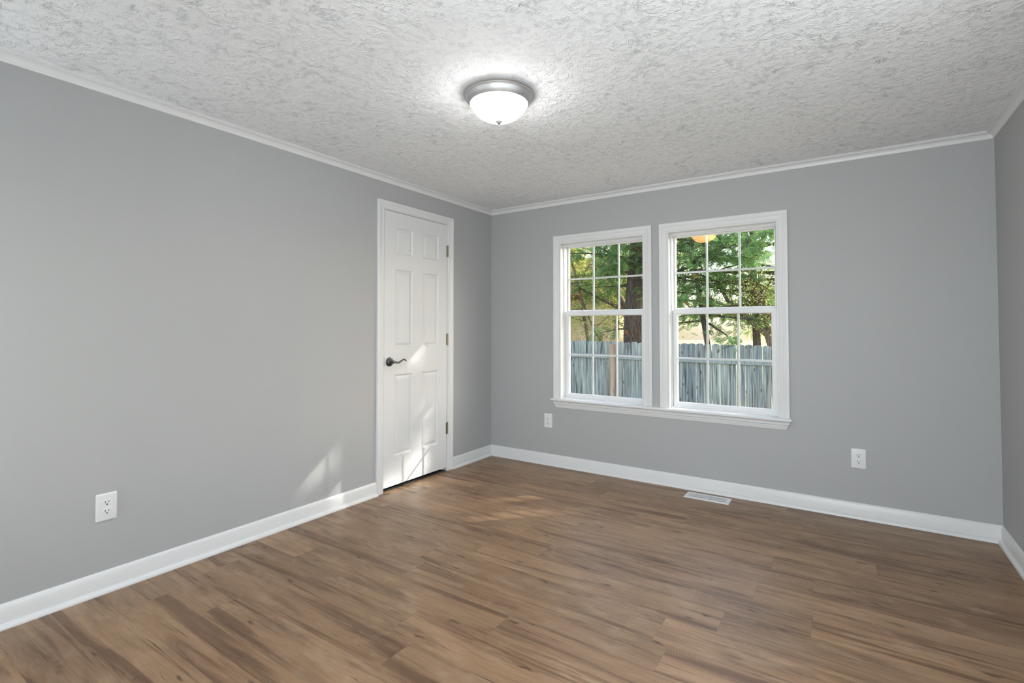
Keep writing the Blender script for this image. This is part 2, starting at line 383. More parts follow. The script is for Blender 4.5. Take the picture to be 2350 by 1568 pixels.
base('baseboard_right', [((RW, 0, 0), (RW, RY, 0), 1, -1)], (-1, 0, 0), 'white baseboard of the right wall')
base('baseboard_rear', [((RW, RY, 0), (0, RY, 0), 1, -1)], (0, 1, 0), 'white baseboard behind the viewer')

# ---------------------------------------------------------------- casings
def casing_profile(w, d):      # from inner edge (0) outward to w
    return [(0, 0), (0, d*.50), (w*.05, d*.62), (w*.16, d*.62), (w*.22, d*.50), (w*.30, d*.56), (w*.55, d*.72), (w*.60, d*.84), (w*.66, d*.84), (w*.70, d*.94), (w*.82, d), (w*.96, d), (w, d*.88), (w, 0)]
def frame3(mb, u0, u1, z0, z1, prof, P):
    """casing on left, top, right around opening; P(u, z, out)"""
    rings = []
    for (u, z, du, dz) in ((u0, z0, -1, 0), (u0, z1, -1, 1), (u1, z1, 1, 1), (u1, z0, 1, 0)):
        rings.append([P(u+du*a, z+dz*a, b) for a, b in prof])
    mb.grid(rings, True, True, True)
# ---------------------------------------------------------------- windows
PB = lambda u, z, o: (u, -o, z)
def sash(mb, x0, x1, z0, z1, gx0, gx1, gz0, gz1, y0, y1):
    """sash frame ring with a bevelled inner edge"""
    def rect(a0, a1, b0, b1, y): return [(a0, y, b0), (a1, y, b0), (a1, y, b1), (a0, y, b1)]
    ym = (y0+y1)/2; e = .006
    rings = [rect(x0, x1, z0, z1, y0), rect(gx0-e, gx1+e, gz0-e, gz1+e, y0), rect(gx0, gx1, gz0, gz1, y0+.009), rect(gx0, gx1, gz0, gz1, y1-.004), rect(gx0-e, gx1+e, gz0-e, gz1+e, y1), rect(x0, x1, z0, z1, y1)]
    mb.grid(rings + [rings[0]], True)
def grille(mb, gx0, gx1, gz0, gz1, y, w=.0072):
    for k in (1, 2):
        xc = gx0 + (gx1-gx0)*k/3; mb.box((xc-w, y-.004, gz0), (xc+w, y+.004, gz1))
    zc = (gz0+gz1)/2; mb.box((gx0, y-.0035, zc-w), (gx1, y+.0035, zc+w))
WLAB = ['white double-hung window nearer the closet door', 'white double-hung window with the lamp reflected in it', 'narrow white window in the rear wall', 'white window in the rear wall', 'white window in the right wall', 'white window in the right wall']
ALLW = [(x0, x1, None) for x0, x1 in WX] + [(c-.3635, c+.3635, s_) for s_, c, e_ in ADDED_WINDOWS]  # all but the first two are unseen windows added to hold fill lights
for wi, (x0, x1, side) in enumerate(ALLW):
    root = empty('window_%d' % (wi+1), ((x0+x1)/2, 0, .582))
    tag(root, WLAB[wi], kind='structure')
    mb = MB(); frame3(mb, x0+.003, x1-.003, .582, WZ1, casing_profile(.0715, .018), PB)
    mb.build('window_casing', M['trim'], root)
    # jamb liner and vinyl frame
    mb = MB()
    for a, b in ((x0-.012, x0), (x1, x1+.012)): mb.box((a, 0, WZ0), (b, TH, WZ1+.012))
    mb.box((x0, 0, WZ1), (x1, TH, WZ1+.012))
    mb.build('window_jamb', M['trim'], root)
    mb = MB(); ya, yb = .052, .136
    mb.box((x0, ya, WZ0), (x0+.009, yb, WZ1)); mb.box((x1-.009, ya, WZ0), (x1, yb, WZ1)); mb.box((x0+.009, ya, WZ1-.010), (x1-.009, yb, WZ1)); mb.box((x0+.009, ya, WZ0), (x1-.009, yb, .590))
    mb.box((x0+.009, .104, .590), (x0+.016, yb, WZ1-.010)); mb.box((x1-.016, .104, .590), (x1-.009, yb, WZ1-.010))
    mb.box((x0+.009, .068, WZ1-.016), (x1-.009, .1, WZ1-.010))
    mb.build('window_frame', M['vinyl'], root)
    cx = (x0+x1)/2
    # lower sash
    ls = (cx-.3535, cx+.3535, .590, 1.323); lg = (cx-.3205, cx+.3205, .622, 1.287)
    mb = MB(); sash(mb, *ls, *lg, .068, .100); lo = mb.build('lower_sash', M['vinyl'], root)
    mb = MB(); mb.box((lg[0]-.003, .0795, lg[2]-.003), (lg[1]+.003, .0825, lg[3]+.003)); mb.build('pane', M['glass'], lo)
    mb = MB(); grille(mb, *lg, .0885); mb.build('grille', M['vinyl'], lo)
    us = (cx-.3495, cx+.3495, 1.300, 1.896); ug = (cx-.3400, cx+.3400, 1.338, 1.880)
    mb = MB(); sash(mb, *us, *ug, .104, .134); up = mb.build('upper_sash', M['vinyl'], root)
    mb = MB(); mb.box((ug[0]-.003, .1145, ug[2]-.003), (ug[1]+.003, .1175, ug[3]+.003)); mb.build('pane', M['glass'], up)
    mb = MB(); grille(mb, *ug, .1235); mb.build('grille', M['vinyl'], up)
    for sx in (-1, 1):
        mb = MB(); c0 = cx + sx*.200
        mb.bbox((c0-.028, .076, 1.3232), (c0+.028, .100, 1.328), .0015); mb.bbox((c0-.013, .080, 1.3285), (c0+.020, .097, 1.3355), .003)
        mb.build('sash_lock', M['vinyl'], root)
        mb = MB(); c0 = cx + sx*.305
        mb.bbox((c0-.030, .078, 1.3232), (c0+.030, .098, 1.3285), .0018); mb.bbox((c0-.008, .083, 1.3287), (c0+.008, .093, 1.3325), .0015)
        mb.build('tilt_latch', M['vinyl'], root)
    if side:
        mb = MB(); mb.bbox((x0-.08, -.042, .560), (x1+.08, .0535, .582), .003); mb.bbox((x0-.07, -.018, .506), (x1+.07, 0, .560), .003); mb.build('stool', M['trim'], root)
        if side == 'rear': root.location = ((x0+x1)/2, RY, .582); root.rotation_euler = (0, 0, PI); root.scale.x = .5 if (x0+x1)/2 < .5 else 1
        elif side == 'left': root.location = (0, (x0+x1)/2, .582); root.rotation_euler = (0, 0, PI/2)
        else: root.location = (RW, (x0+x1)/2, .582); root.rotation_euler = (0, 0, -PI/2)
# shared stool and apron
root = empty('trim_5', (1.55, 0, .582)); tag(root, 'white window stool and apron shared by both windows', kind='structure')
mb = MB(); SX0, SX1 = .658, 2.471
prof = [(0, -.022), (.034, -.022), (.040, -.018), (.042, -.011), (.040, -.004), (.034, 0), (0, 0)]
rings = [[(x_, -a, .582+b) for a, b in prof] for x_ in (SX0, SX1)]
mb.grid(rings, True, True, True)
for x0, x1 in WX: mb.box((x0, 0, .560), (x1, .0535, .582))
mb.build('stool', M['trim'], root, smooth=True)
mb = MB(); ap = [(0, -.022), (.021, -.022), (.021, -.027), (.0185, -.032), (.018, -.044), (.013, -.050), (.011, -.060), (.007, -.072), (.006, -.078), (0, -.078)]
rings = []
for sgn, x_ in ((1, SX0+.008), (-1, SX1-.008)): rings.append([(x_ + sgn*(-(b)-.022)*.47, -a, .582+b) for a, b in ap])
mb.grid(rings, True, True, True); mb.build('apron', M['trim'], root)

# ---------------------------------------------------------------- closet door
root = empty('door_1', (0, (DY0+DY1)/2, 0)); tag(root, 'white six-panel closet door with dark lever handle', kind='structure')
PLF = lambda u, z, o: (o, u, z)
mb = MB(); frame3(mb, -1.3265, -.6198, 0.0, 2.053, casing_profile(.058, .017), PLF); mb.build('door_casing', M['trim'], root)
mb = MB(); jt = .016
mb.box((-TH, DY0-.02, 0), (0.0005, DY0-.003, 2.066)); mb.box((-TH, DY1+.003, 0), (0.0005, DY1+.02, 2.066)); mb.box((-TH, DY0-.003, DZ+.003), (.0005, DY1+.003, 2.066))
mb.box((-.055, DY0-.003, 0), (-.040, DY0+.009, DZ+.003)); mb.box((-.055, DY1-.009, 0), (-.040, DY1+.003, DZ+.003)); mb.box((-.055, DY0, DZ-.009), (-.040, DY1, DZ+.003))
mb.build('door_jamb', M['trim'], root)
mb = MB(); FX = -.001; BX = -.036
ys = [DY0, -1.209, -1.025, -.917, -.733, DY1]; zz = [.028, .241, .840, 1.036, 1.622, 1.733, 1.937, DZ]
for i in range(5):
    for k in range(7):
        y0, y1, z0, z1 = ys[i], ys[i+1], zz[k], zz[k+1]
        if i in (1, 3) and k in (1, 3, 5):
            rings = []
            for ins, dep in ((0, 0), (.004, .0015), (.010, .008), (.016, .0085), (.020, .007), (.036, .0025), (.038, .002)):
                rings.append([(FX-dep, y0+ins, z0+ins), (FX-dep, y1-ins, z0+ins), (FX-dep, y1-ins, z1-ins), (FX-dep, y0+ins, z1-ins)])
            mb.grid(rings, True, False, True)
        else: mb.add([(FX, y0, z0), (FX, y1, z0), (FX, y1, z1), (FX, y0, z1)], [(0, 1, 2, 3)])
a, b = .028, DZ
mb.add([(FX, DY0, a), (FX, DY1, a), (FX, DY1, b), (FX, DY0, b), (BX, DY0, a), (BX, DY1, a), (BX, DY1, b), (BX, DY0, b)], [(4, 5, 6, 7), (0, 1, 5, 4), (1, 2, 6, 5), (2, 3, 7, 6), (3, 0, 4, 7)])
mb.build('door_slab', M['door'], root)
for z0, z1 in ((1.779, 1.872), (1.042, 1.134), (.304, .397)):
    mb = MB(); n = 5; hy = -.6265
    for k in range(n):
        a = z0+(z1-z0)*k/n+.0006; b = z0+(z1-z0)*(k+1)/n-.0006
        mb.lathe([(0, a), (.0062, a), (.0062, b), (0, b)], (.0055, hy, 0), 'z', 14)
    mb.lathe([(0, z1), (.0045, z1), (.005, z1+.003), (.002, z1+.006), (0, z1+.006)], (.0055, hy, 0), 'z', 12)
    mb.box((-.0005, hy-.011, z0), (.0012, hy-.001, z1)); mb.box((-.0003, hy+.001, z0), (.0016, hy+.008, z1))
    mb.build('hinge', M['hinge'], root, smooth=True)
hd = empty('door_handle', (0, -1.262, .936)); attach(hd, root)
HC = (0, -1.262, .936)
mb = MB(); mb.lathe([(0, .016), (.012, .016), (.016, .014), (.020, .011), (.026, .009), (.030, .0085), (.0325, .006), (.0335, .002), (.0335, -.002)], HC, 'x', 40)
mb.build('rosette', M['lever'], hd, smooth=True)
mb = MB(); mb.lathe([(.0115, .014), (.0105, .03), (.0115, .040), (.0115, .050), (.009, .054), (0, .055)], HC, 'x', 24)
pts = []; rad = []
for i in range(15):
    s = i/14; pts.append((.045+.006*math.sin(s*PI), HC[1]+.004+.118*s, HC[2]+.002-.009*math.sin(s*PI*1.15)*(1 if s < .87 else 1)+.016*max(0, math.sin((s-.35)*PI*1.25))-.012*max(0, s-.85)/.15))
    rad.append((.0095-.0045*s if s < .93 else .0048, .0075-.0030*s))
mb.tube(pts, rad, 12); mb.build('lever', M['lever'], hd, smooth=True)
mb = MB(); mb.box((-.001, DY0-.0028, .905), (.0012, DY0-.0005, .968)); mb.build('strike_plate', M['lever'], root)

# ---------------------------------------------------------------- outlets
def rrect(u0, u1, z0, z1, r, n=5):
    p = []
    for cx, cz, a in ((u1-r, z1-r, 0), (u0+r, z1-r, PI/2), (u0+r, z0+r, PI), (u1-r, z0+r, 3*PI/2)):
        for i in range(n+1): p.append((cx+r*math.cos(a+PI/2*i/n), cz+r*math.sin(a+PI/2*i/n)))
    return p
def make_outlet():
    """faces -Y, base at the wall"""
    root = empty('wall_outlet', (0, 0, 0))
    mb = MB(); w, h = .0395, .0615
    rings = []
    for ins, d in ((0, 0), (0, .0022), (.0015, .0045), (.004, .0062), (.006, .0066)):
        rings.append([(u, -d, z) for u, z in rrect(-w+ins, w-ins, -h+ins, h-ins, .004-min(ins*.3, .002))])
    mb.grid(rings, True, False, True); mb.build('cover_plate', M['plate'], root, smooth=True)
    for s in (-1, 1):
        zc = s*.0195; mb = MB(); rings = []
        for ins, d in ((0, .0060), (0, .0080), (.001, .0086), (.002, .0086)):
            ring = []
            for i in range(32):
                a = 2*PI*i/32; r = .0172-ins; ring.append((r*math.cos(a), -d, zc+max(-.0135+ins, min(.0135-ins, r*math.sin(a)))))
            rings.append(ring)
        mb.grid(rings, True, False, True)
        mb.add([(u, -.0065, zc+.0+z) for u, z in [(0, 0)]], [], 0)
        def slot(u0, u1, z0, z1): mb.box((u0, -.0089, zc+z0), (u1, -.0084, zc+z1), 1)
        slot(-.0078, -.0054, -.0005, .0085); slot(.0054, .0076, .0008, .0078)
        pr = [(0.0032*math.cos(2*PI*i/16), -.0089, zc-.0070+.0030*math.sin(2*PI*i/16)) for i in range(16)]
        mb.add(pr, [tuple(range(16))], 1)
        mb.build('receptacle', [M['plate'], M['slot']], root)
    mb = MB(); mb.lathe([(.0038, -.006), (.0038, -.0072), (.0028, -.0078), (0, -.0078)], (0, 0, 0), 'y', 16); mb.build('screw', M['plate'], root, smooth=True)
    return root
def copy_tree(o, parent=None):
    c = o.copy(); COL.objects.link(c); c.parent = parent
    for ch in list(o.children): copy_tree(ch, c)
    return c
o1 = make_outlet(); o1.location = (0, -2.9385, .3785); o1.rotation_euler = (0, 0, PI/2)
tag(o1, 'white duplex outlet on the long left wall, far from the windows', 'outlet', 'wall outlets')
o2 = copy_tree(o1); o2.location = (.6125, 0, .3800); o2.rotation_euler = (0, 0, 0)
tag(o2, 'white duplex outlet below the left edge of the windows, near the closet corner', 'outlet', 'wall outlets')
o3 = copy_tree(o1); o3.location = (2.8325, 0, .3690); o3.rotation_euler = (0, 0, 0)
tag(o3, 'white duplex outlet on the window wall, right of both windows', 'outlet', 'wall outlets')

# ---------------------------------------------------------------- floor register
VX0, VX1, VY0, VY1 = 1.812, 2.107, -.200, -.068
root = empty('floor_register', ((VX0+VX1)/2, (VY0+VY1)/2, 0)); tag(root, 'white metal floor register set in the planks below the right window', 'floor vent')
mb = MB(); gx0, gx1, gy0, gy1 = VX0+.024, VX1-.024, VY0+.026, VY1-.026
def rect(x0, x1, y0, y1, z): return [(x, y, z) for x, y in rrect(x0, x1, y0, y1, .004, 3)]
rings = [rect(VX0, VX1, VY0, VY1, .0004), rect(VX0+.001, VX1-.001, VY0+.001, VY1-.001, .0025), rect(VX0+.006, VX1-.006, VY0+.006, VY1-.006, .0045), rect(gx0, gx1, gy0, gy1, .0048), rect(gx0, gx1, gy0, gy1, .001)]
mb.grid(rings, True); mb.build('register_frame', M['register'], root)
mb = MB(); n = 24
for k in range(n):
    x_ = gx0 + (gx1-gx0)*(k+.5)/n
    mb.box((x_-.0031, gy0, .0012), (x_+.0031, gy1, .0046))
mb.box((gx0, (gy0+gy1)/2-.003, .0014), (gx1, (gy0+gy1)/2+.003, .0047)); mb.box(((gx0+gx1)/2-.004, gy0, .0014), ((gx0+gx1)/2+.004, gy1, .0047))
mb.build('louvers', M['register'], root)
mb = MB(); mb.box((gx0, gy0, .0003), (gx1, gy1, .0009)); mb.build('duct_opening', M['dark'], root)

# ---------------------------------------------------------------- ceiling light
root = empty('ceiling_light', (LX, LY, RH)); tag(root, 'flush dome ceiling light with frosted glass and brushed nickel rim', 'ceiling light')
c = (LX, LY, RH)
mb = MB(); mb.lathe([(0, -.001), (.166, -.001), (.168, -.004), (.168, -.009), (.163, -.012), (.161, -.014), (.161, -.018), (.157, -.021), (.154, -.028), (.150, -.036), (.145, -.043), (.141, -.047), (.139, -.050), (.1365, -.051), (.1355, -.048), (.134, -.046), (0, -.046)], c, 'z', 72)
mb.build('canopy', M['nickel'], root, smooth=True)
mb = MB(); pr = [(.1330, -.0465), (.1340, -.049), (.1325, -.055), (.129, -.062), (.122, -.073), (.112, -.086), (.098, -.099), (.080, -.111), (.058, -.1205), (.034, -.1265), (.012, -.129), (0, -.129)]
mb.lathe(pr, c, 'z', 64); mb.build('glass_dome', M['lamp'], root, smooth=True)
mb = MB(); mb.lathe([(0, -.1292), (.015, -.1292), (.0165, -.131), (.015, -.134), (.011, -.137), (.008, -.1415), (.004, -.1435), (0, -.144)], c, 'z', 24)
mb.build('finial', M['nickel'], root, smooth=True)

# ================================================================ outdoors
mb = MB(); mb.box((-60, TH, GROUND-.2), (60, 90, GROUND)); tag(mb.build('ground', M['ground']), 'leaf-strewn yard ground', kind='structure')
# fence
rng = random.Random(4)
FY = 6.0; PS = .1415
fence = empty('picket_fence', (0, FY, GROUND)); tag(fence, 'weathered grey-blue wooden privacy fence with rounded picket tops', 'fence')
def picket(w, h):
    mb = MB(); pr = [(-w/2, 0), (w/2, 0), (w/2, h-.032)]
    for i in range(1, 8):
        a = PI*i/8; pr.append((w/2*math.cos(a), h-.032+.032*math.sin(a)))
    pr.append((-w/2, h-.032))
    rings = [[(x, y, z) for x, z in pr] for y in (0, .017)]
    mb.grid(rings, True, True, True); return mb
base_mesh = None
for k in range(92):
    x_ = -5.9 + PS*k
    htop = .895 - .010*x_
    if base_mesh is None:
        o = picket(.1362, 1.82).build('picket', M['picket']); base_mesh = o.data
    else:
        o = bpy.data.objects.new('picket', base_mesh); COL.objects.link(o)
    o.location = (x_ + rng.uniform(-.0012, .0012), FY+rng.uniform(-.001, .001), htop-1.82+rng.uniform(-.008, .008))
    o.rotation_euler = (0, rng.uniform(-.003, .003), 0)
    o.scale = (rng.uniform(.955, 1.0) if x_ > .1 else rng.uniform(.985, 1.012), 1, 1)
    attach(o, fence)
for zc in (.585, -.30):
    mb = MB(); mb.bbox((-5.95, FY-.040, zc-.045), (7.1, FY-.002, zc+.045), .004)
    o = mb.build('fence_rail', M['rail'], None, origin=(0, FY, zc)); o.rotation_euler = (0, .010, 0); attach(o, fence)
for x_ in (-1.24, -4.1, 1.9, 4.9):
    mb = MB(); mb.bbox((x_-.046, FY-.135, GROUND), (x_+.046, FY-.042, .86), .004)
    o = mb.build('fence_post', M['post'], None, origin=(x_, FY, GROUND)); attach(o, fence)

# --- foliage builders (numpy)
def rotmats(n, rs, droop=.35):
    yaw = rs.uniform(0, 2*PI, n); pit = rs.normal(-droop, .45, n); rol = rs.normal(0, .6, n)
    cy, sy, cp, sp, cr, sr = np.cos(yaw), np.sin(yaw), np.cos(pit), np.sin(pit), np.cos(rol), np.sin(rol)
    R = np.zeros((n, 3, 3)); 
    f = np.stack([cy*cp, sy*cp, sp], 1); r = np.stack([-sy, cy, 0*sy], 1); u = np.cross(f, r)
    r2 = r*cr[:, None]+u*sr[:, None]; u2 = -r*sr[:, None]+u*cr[:, None]
    R[:, :, 0] = f; R[:, :, 1] = r2; R[:, :, 2] = u2; return R
def leafmesh(name, quads, tones, mat, parent, origin=(0, 0, 0)):
    """quads (n,4,3)"""
    n = len(quads); me = bpy.data.meshes.new(name)
    q = (quads - np.array(origin)).reshape(-1, 3).astype(np.float32)
    me.vertices.add(n*4); me.vertices.foreach_set('co', q.ravel())
    me.loops.add(n*4); me.loops.foreach_set('vertex_index', np.arange(n*4, dtype=np.int32))
    me.polygons.add(n); me.polygons.foreach_set('loop_start', np.arange(0, n*4, 4, dtype=np.int32)); me.polygons.foreach_set('loop_total', np.full(n, 4, dtype=np.int32))
    me.update(); me.validate()
    at = me.attributes.new('tone', 'FLOAT', 'POINT'); at.data.foreach_set('value', np.repeat(tones, 4).astype(np.float32))
    me.materials.append(mat)
    o = bpy.data.objects.new(name, me); COL.objects.link(o); o.location = origin
    attach(o, parent); return o
def spray_template(seed=1):
    rs = np.random.RandomState(seed); q = []
    def strip(p, d, l, w):
        d = d/np.linalg.norm(d); s = np.array([-d[1], d[0], 0]); 
        q.append([p-s*w*.5, p+d*l*.5-s*w, p+d*l, p+d*l*.5+s*w])
    for i in range(8):
        t_ = i/7; p = np.array([.30*t_, .015*math.sin(5*t_), -.05*t_*t_])
        for sd in (-1, 1):
            L = .13*(1-.65*t_)*(.5+min(1, t_*4)*.5)
            d = np.array([.75, sd*.75, rs.uniform(-.3, .2)]); strip(p, d, L, .011)
            for k in (.35, .65):
                pp = p + d/np.linalg.norm(d)*L*k; strip(pp, np.array([1, sd*.15, rs.uniform(-.2, .2)]), L*.45, .008)
                strip(pp, np.array([.25, sd*1, rs.uniform(-.2, .2)]), L*.35, .007)
    strip(np.array([0, 0, 0.]), np.array([1, 0, -.12]), .34, .008)
    return np.array(q)
SPRAY = spray_template()
def gaps(P, r0, lines):
    keep = np.ones(len(P), bool)
    for a, r in lines:
        d = np.array(SUN_DIR); v = P - np.array(a); dist = np.linalg.norm(v - np.outer(v@d, d), axis=1); keep &= dist > r
    return keep
def curve_branch(p, d, L, rs, n=6, sag=-.12, wob=.12):
    pts = [np.array(p, float)]; d = np.array(d, float)/np.linalg.norm(d)
    for i in range(n):
        d = d + rs.normal(0, wob, 3)*.5 + np.array([0, 0, sag])*.3; d /= np.linalg.norm(d); pts.append(pts[-1]+d*L/n)
    return np.array(pts)
def cedar(name, label, cat, base, top, r0, zrange, nbr, lens, nspray, seed, scale=1.0, mat='cedar', barkm='bark', lines=None, azim=None, group=None, extra=(), trunks=None):
    rs = np.random.RandomState(seed); root = empty(name, base); tag(root, label, cat, group)
    base = np.array(base, float); top = np.array(top, float)
    mb = MB(); trk = []
    N = 12
    for i in range(N+1):
        s = i/N; p = base+(top-base)*s + np.array([math.sin(s*5+seed), math.cos(s*4+seed), 0])*.05*min(1, s*3); trk.append(p)
    # fluted trunk
    rings = []
    n = 20
    for i, p in enumerate(trk):
        s = i/N; r = r0*(1-.75*s)*(1+.35*max(0, .12-s)/.12)
        rings.append([(p[0]+r*math.cos(2*PI*j/n)*(1+.12*math.sin(5*2*PI*j/n+i)), p[1]+r*math.sin(2*PI*j/n)*(1+.12*math.sin(5*2*PI*j/n+i)), p[2]) for j in range(n)])
    mb.grid(rings, True, True, True)
    mb.build('trunk', M[barkm], root, smooth=True, origin=tuple(base))
    bmb = MB(); P = []; D = []
    brs = []
    for k in range(nbr):
        z_ = rs.uniform(*zrange); s = (z_-base[2])/(top[2]-base[2]); s = min(max(s, 0), 1)
        p = base+(top-base)*s
        az = rs.uniform(0, 2*PI) if azim is None else rs.uniform(*azim)
        L = rs.uniform(*lens)*(1-.45*s); d = (math.cos(az), math.sin(az), rs.uniform(-.25, .35))
        brs.append((p, d, L))
    for e in extra: brs.append(e)
    for p, d, L in brs:
        pts = curve_branch(p, d, L, rs); r = .012+.012*L
        bmb.tube([tuple(q) for q in pts], [r*(1-.8*i/(len(pts)-1)) for i in range(len(pts))], 6)
        m = max(3, int(nspray*L/np.mean(lens)))
        for j in range(m):
            t_ = rs.uniform(.22, 1.0)**.8*(len(pts)-1); i0 = min(int(t_), len(pts)-2); q = pts[i0]+(pts[i0+1]-pts[i0])*(t_-i0)
            q = q + rs.normal(0, .11*(1.15-.5*t_/len(pts)), 3)*np.array([1, 1, .8]); P.append(q)
    bmb.build('branch_structure', M[barkm], root, smooth=True, origin=tuple(base))
    P = np.array(P)
    if lines: P = P[gaps(P, 0, lines)]
    n = len(P); R = rotmats(n, rs); sc = rs.uniform(.6, 1.15, n)*scale
    q = np.einsum('nij,kmj->nkmi', R, SPRAY)*sc[:, None, None, None] + P[:, None, None, :]
    tone = np.repeat(np.clip(rs.uniform(0, 1, n), 0, 1), len(SPRAY))*.9 + rs.uniform(-.08, .08, n*len(SPRAY))
    brown = np.repeat(rs.uniform(0, 1, n) > .985, len(SPRAY)); tone = np.where(brown, 1.0, np.clip(tone, 0, .93))
    leafmesh('foliage', q.reshape(-1, 4, 3), tone, M[mat], root, tuple(base))
    return root
def leafy(name, label, cat, base, trunks, mat, nleaf, spread, seed, leaf=.05, barkm='bark2', tw=26, group=None, lines=None, start=.35):
    """deciduous tree: trunks = list of (points, r0, r1)"""
    rs = np.random.RandomState(seed); root = empty(name, base); tag(root, label, cat, group)
    mb = MB(); tips = []
    for pts, ra, rb in trunks:
        pts = np.array(pts, float); n = len(pts)
        mb.tube([tuple(p) for p in pts], [ra+(rb-ra)*i/(n-1) for i in range(n)], 10)
    mb.build('trunk', M[barkm], root, smooth=True, origin=tuple(base))
    bmb = MB(); P = []
    for pts, ra, rb in trunks:
        pts = np.array(pts, float); n = len(pts)
        for k in range(tw):
            t_ = rs.uniform(start, 1)*(n-1); i0 = min(int(t_), n-2); p = pts[i0]+(pts[i0+1]-pts[i0])*(t_-i0)
            d = rs.normal(0, 1, 3); d[2] = abs(d[2])*.8+.1; b = curve_branch(p, d, rs.uniform(.5, 1)*spread, rs, 5, .02, .25)
            bmb.tube([tuple(q) for q in b], [.011*(1-.75*i/5)*spread**.5 for i in range(6)], 5)
            for j in range(2):
                b2 = curve_branch(b[3], rs.normal(0, 1, 3), spread*.4, rs, 4, .0, .3); bmb.tube([tuple(q) for q in b2], [.006*(1-.7*i/4) for i in range(5)], 4)
                b = np.vstack([b, b2[1:]])
            P.append(b[2:])
    bmb.build('branch_structure', M[barkm], root, smooth=True, origin=tuple(base))
    P = np.vstack(P); idx = rs.randint(0, len(P), nleaf); C = P[idx] + rs.normal(0, .13*spread, (nleaf, 3))
    if lines: C = C[gaps(C, 0, lines)]
    nleaf = len(C)
    R = rotmats(nleaf, rs, .3); l = leaf
    T = np.array([[0, 0, 0], [l*.5, -l*.33, .1*l], [l, 0, 0], [l*.5, l*.33, .1*l]])
    q = np.einsum('nij,mj->nmi', R, T)*rs.uniform(.6, 1.3, nleaf)[:, None, None] + C[:, None, :]
    cl = np.repeat(rs.uniform(0, 1, nleaf//40+1), 40)[:nleaf]
    leafmesh('foliage', q, np.clip(.6*rs.uniform(0, 1, nleaf)+.4*cl, 0, 1), M[mat], root, tuple(base)); return root
def at(u, v, Y):
    """point of the picture (2350x1568 frame) at world depth Y"""
    f = Vector((-math.sin(YAW)*math.cos(PITCH), math.cos(YAW)*math.cos(PITCH), math.sin(PITCH))); r = Vector((math.cos(YAW), math.sin(YAW), 0)); up = r.cross(f)
    d = f + r*((u-1175)/FOC) + up*(-(v-725.54)/FOC); return CAM + d*((Y-CAM.y)/d.y)
A = lambda u, v, Y: tuple(at(u, v, Y))
G = lambda p: (p[0], p[1], GROUND)
# sunlight reaches the room through these gaps in the crown (points on the left wall / floor, radius)
LINES = []
# T1 the big shaggy cedar right behind the fence
tb = at(1452, 700, 7.4)
cedar('cedar_tree', 'large cedar with thick shaggy trunk just behind the fence, in the left window', 'tree', (tb.x, 7.4, GROUND), (tb.x+.25, 7.6, 7.5), .27, (2.1, 4.6), 50, (1.2, 2.5), 52, 3, scale=.75,
      extra=[(np.array([tb.x, 7.4, 1.5]), (-1, -.3, .6), 2.2), (np.array([tb.x, 7.3, 1.15]), (-.45, -.9, .05), 1.0), (np.array([tb.x, 7.4, 2.0]), (1, -.3, .3), 2.6)])
tb = at(1736, 640, 7.6)
cedar('cedar_tree', 'slender dark-trunked cedar behind the fence, at the right of the right window', 'tree', (tb.x, 7.6, GROUND), (tb.x-.05, 7.7, 7.0), .085, (1.5, 4.4), 52, (1.2, 2.4), 50, 8, scale=.75)
tb = at(1655, 640, 6.9)
cedar('cedar_tree', 'low cedar whose green boughs droop over the fence in the right window', 'tree', (tb.x-.1, 7.1, GROUND), (tb.x-.9, 7.4, 5.2), .07, (1.4, 4.6), 38, (1.0, 2.2), 50, 14, scale=.7,
      extra=[(np.array([tb.x-.36, 7.2, 1.30]), (.55, -.8, -.06), 1.5), (np.array([tb.x-.36, 7.2, 1.35]), (-.7, -.7, -.05), 1.3), (np.array([tb.x-.36, 7.2, 1.45]), (1, -.35, -.05), 1.4)])
tb = at(1290, 640, 8.2)
cedar('cedar_tree', 'cedar behind the fence at the far left of the left window', 'tree', (tb.x-.3, 8.2, GROUND), (tb.x+.2, 8.4, 6.5), .13, (2.0, 4.6), 32, (1.2, 2.2), 50, 21, scale=.75)
# leaning bare trunks left
b = A(1352, 800, 7.0)
leafy('leaning_tree', 'leaning slim pale-trunked tree with few leaves, left panes of the left window', 'tree', (b[0]+.25, 7.0, GROUND),
      [([(b[0]+.25, 7.0, GROUND), b, A(1343, 740, 7.0), A(1336, 700, 7.05), A(1326, 650, 7.1), A(1300, 560, 7.2)], .045, .02), ([(b[0]+.3, 7.05, GROUND), A(1382, 790, 7.0), A(1362, 755, 7.0), A(1340, 700, 7.1), A(1320, 640, 7.2)], .035, .015)],
      'olive', 1800, .9, 5, .05, tw=9)
# grey curved trunk leaning left of the big cedar
b = A(1440, 720, 7.9)
leafy('curved_tree', 'grey bent tree forking upward left of the big shaggy cedar', 'tree', (b[0]+.2, 7.9, GROUND),
      [([(b[0]+.2, 7.9, GROUND), b, A(1422, 680, 7.9), A(1405, 645, 7.9), A(1385, 605, 7.9), A(1372, 570, 7.9), A(1362, 530, 7.9)], .085, .05),
       ([A(1422, 680, 7.9), A(1419, 620, 7.95), A(1414, 570, 8.0), A(1412, 520, 8.0)], .06, .035)], 'olive', 2600, 1.1, 6, .05, tw=10, start=.7)
